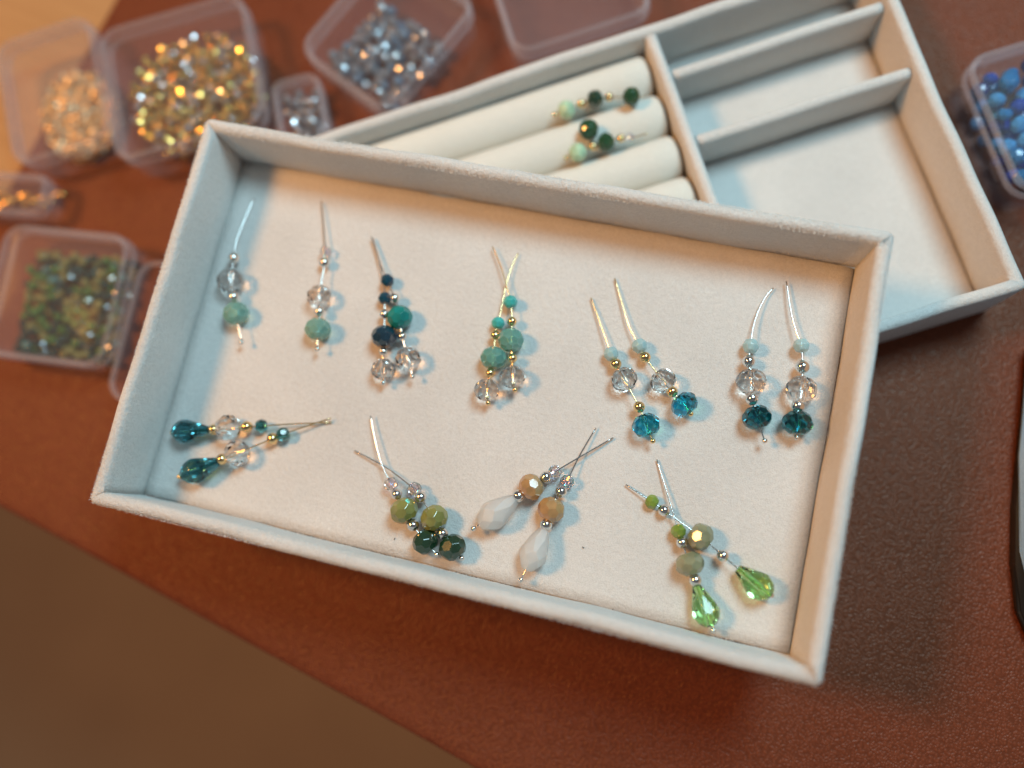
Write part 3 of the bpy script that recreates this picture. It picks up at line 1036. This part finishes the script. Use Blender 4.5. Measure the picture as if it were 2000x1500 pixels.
M['b_cyan'] = plain('bead_cyan', (0.006, 0.16, 0.40), 0.12, IOR=1.5)
M['b_aqua'] = plain('bead_aqua', (0.12, 0.32, 0.30), 0.08, IOR=1.8)


KIND_NAME = {'b_gold': 'gold_bead', 'b_brass': 'brass_bead', 'b_silver': 'silver_bead', 'b_ice': 'crystal_bead', 'b_iceblue': 'crystal_bead',
             'b_green': 'green_bead', 'b_olive': 'olive_bead', 'b_dark': 'green_bead', 'b_aqua': 'aqua_bead',
             'b_sky': 'sky_blue_bead', 'b_blue': 'blue_bead', 'b_navy': 'navy_bead', 'b_cyan': 'cyan_bead'}


def scatter(box, spots, palette, rnd, group):
    mw = Matrix.Translation(BX[box].location) @ Matrix.Rotation(BX[box].rotation_euler.z, 4, 'Z')
    for (x, y, z, r) in spots:
        key, lab, _w = rnd.choices(palette, [p[2] for p in palette])[0]
        o = link(KIND_NAME[key], gem_with(rnd.randrange(3), key), None, None, None)
        o.matrix_world = mw @ Matrix.Translation((x, y, z)) @ Euler((rnd.uniform(0, 6), rnd.uniform(0, 6), rnd.uniform(0, 6))).to_matrix().to_4x4() @ Matrix.Scale(r, 4)
        tag(o, lab, 'bead', group)


rnd = random.Random(3)
FZ = 0.0012
spots = heap(400, 0.00175, 0.0022, in_blob(0.002, -0.003, 0.0290, 0.0270), FZ, 0.0185, rnd)
scatter('mixed', spots, [('b_gold', 'small gold bead among the gold and silver heap', 5), ('b_brass', 'small yellow brass bead among the gold and silver heap', 3),
                         ('b_silver', 'small silver bead among the gold and silver heap', 5)], rnd, 'beads in the gold and silver box')
spots = heap(95, 0.0019, 0.0024, in_rect(-0.0215, 0.0215, -0.0255, 0.014), FZ, 0.017, rnd, 9)
scatter('ice', spots, [('b_ice', 'icy grey crystal bead in the box behind the lower tray', 5), ('b_iceblue', 'icy blue crystal bead in the box behind the lower tray', 3),
                       ('b_silver', 'silver bead among the icy crystals', 2)], rnd, 'beads in the icy crystal box')
spots = heap(150, 0.0025, 0.0034, in_rect(-0.0255, 0.0255, -0.0255, 0.0255), FZ, 0.0195, rnd, 6)
scatter('blue', spots, [('b_sky', 'sky blue bead in the box of blue beads', 3), ('b_blue', 'royal blue bead in the box of blue beads', 4),
                        ('b_navy', 'navy blue bead in the box of blue beads', 3), ('b_cyan', 'cyan blue bead in the box of blue beads', 4)], rnd, 'beads in the blue box')
spots = heap(290, 0.0015, 0.0019, in_rect(-0.0235, 0.0255, -0.0255, 0.0225), FZ, 0.015, rnd, 8)
scatter('green', spots, [('b_green', 'small leaf green bead in the green bead box', 3), ('b_olive', 'small olive bead in the green bead box', 4),
                         ('b_dark', 'small dark green bead in the green bead box', 4), ('b_aqua', 'small aqua bead in the green bead box', 1)], rnd, 'beads in the green box')
spots = heap(110, 0.0017, 0.0021, in_rect(-0.0085, 0.0085, -0.0255, 0.0255), FZ, 0.0125, rnd, 6)
scatter('grey', spots, [('b_silver', 'small silver bead in the narrow box', 3), ('b_ice', 'small icy bead in the narrow box', 3)], rnd, 'beads in the narrow silver box')

# tiny gold tubes: a mass nobody could count
bm = bmesh.new()
spots = heap(900, 0.00075, 0.00095, in_blob(0.003, -0.006, 0.0175, 0.0215), FZ, 0.013, rnd, 4)
for (x, y, z, r) in spots:
    d = Vector((rnd.uniform(-1, 1), rnd.uniform(-1, 1), rnd.uniform(-0.35, 0.35))).normalized()
    tube_into(bm, [Vector((x, y, z)) - d * 0.0011, Vector((x, y, z)) + d * 0.0011], 0.0008, 8)
o = link('gold_tube_beads', bm_mesh('gold_tube_beads', bm), M['b_pale'], None, False)
o.location = BX['gold'].location; o.rotation_euler = BX['gold'].rotation_euler
tag(o, 'mass of tiny gold tube beads filling the clear box', 'tube beads', None, 'stuff')

# gold findings: small curved tubes
mw = Matrix.Translation(BX['piece'].location) @ Matrix.Rotation(BX['piece'].rotation_euler.z, 4, 'Z')
for k in range(9):
    bm = bmesh.new()
    n = 8
    ln, bend = rnd.uniform(0.006, 0.009), rnd.uniform(0.2, 0.9)
    pts = [Vector((ln * (i / n - 0.5), bend * 0.004 * (1 - (2 * i / n - 1) ** 2), 0)) for i in range(n + 1)]
    tube_into(bm, pts, 0.00115, 10)
    o = link('gold_finding', bm_mesh('gold_finding', bm), M['b_gold'], None, True)
    o.matrix_world = mw @ Matrix.Translation((-0.014 + 0.0046 * k, rnd.uniform(-0.003, 0.003), FZ + 0.0012 + (k % 2) * 0.0022)) @ Matrix.Rotation(rnd.uniform(-0.8, 0.8), 4, 'Z')
    tag(o, 'curved gold tube finding in the small clear box', 'finding', 'gold findings in the small box')

# ------------------------------------------------------------------ black device at the right edge
dev = empty('handheld_device', (0.2180, 0.005, 0.0))
tag(dev, 'black device with blue grey metal top, cut by the right edge', 'device')


def slab(name, outline, z0, z1, bev):
    bm = bmesh.new()
    lo = [bm.verts.new((x * MM - 0.215, y * MM - 0.005, z0)) for x, y in outline]
    hi = [bm.verts.new((x * MM - 0.215, y * MM - 0.005, z1)) for x, y in outline]
    n = len(lo)
    bm.faces.new(lo[::-1]); bm.faces.new(hi)
    for i in range(n):
        bm.faces.new((lo[i], lo[(i + 1) % n], hi[(i + 1) % n], hi[i]))
    bmesh.ops.bevel(bm, geom=[e for e in bm.edges], offset=bev, segments=3, affect='EDGES')
    return bm_mesh(name, bm)


body = [(185.0, 60), (186.8, 27), (187.6, 0), (189.8, -20), (193.0, -36), (199.0, -46), (210, -51), (262, -51), (262, 60)]
plate = [(184.2, 59.5), (185.9, 18), (190.2, -15), (200.0, -41), (212, -49), (260, -49), (260, 59.3)]
link('body', slab('body', body, 0.0001, 0.0046, 0.0008), M['black'], dev, True)
link('top_plate', slab('top_plate', plate, 0.0047, 0.0058, 0.0004), M['plate'], dev, True)

# ------------------------------------------------------------------ lint on the tray lining
for k, (x, y, a, ln) in enumerate(((57.0, -66.2, 0.9, 2.6), (44.0, -48.0, 0.2, 0.5), (-20, -60, 1.9, 0.5))):
    pts = [Vector((ln * MM * (i / 5 - 0.5), 0.0003 * math.sin(i * 1.3), 0.00004 * i)) for i in range(6)]
    bm = bmesh.new()
    tube_into(bm, pts, 0.00009, 6)
    o = link('lint_fibre', bm_mesh('lint_fibre', bm), M['black'], None, True)
    o.location = (x * MM, y * MM, Z1 + TF + 0.0003); o.rotation_euler = (0, 0, a)
    tag(o, ('dark lint fibre on the lining near the front wall', 'dark lint speck on the lining beside the lime pair', 'dark lint speck on the lining left of the green pair')[k], 'lint')
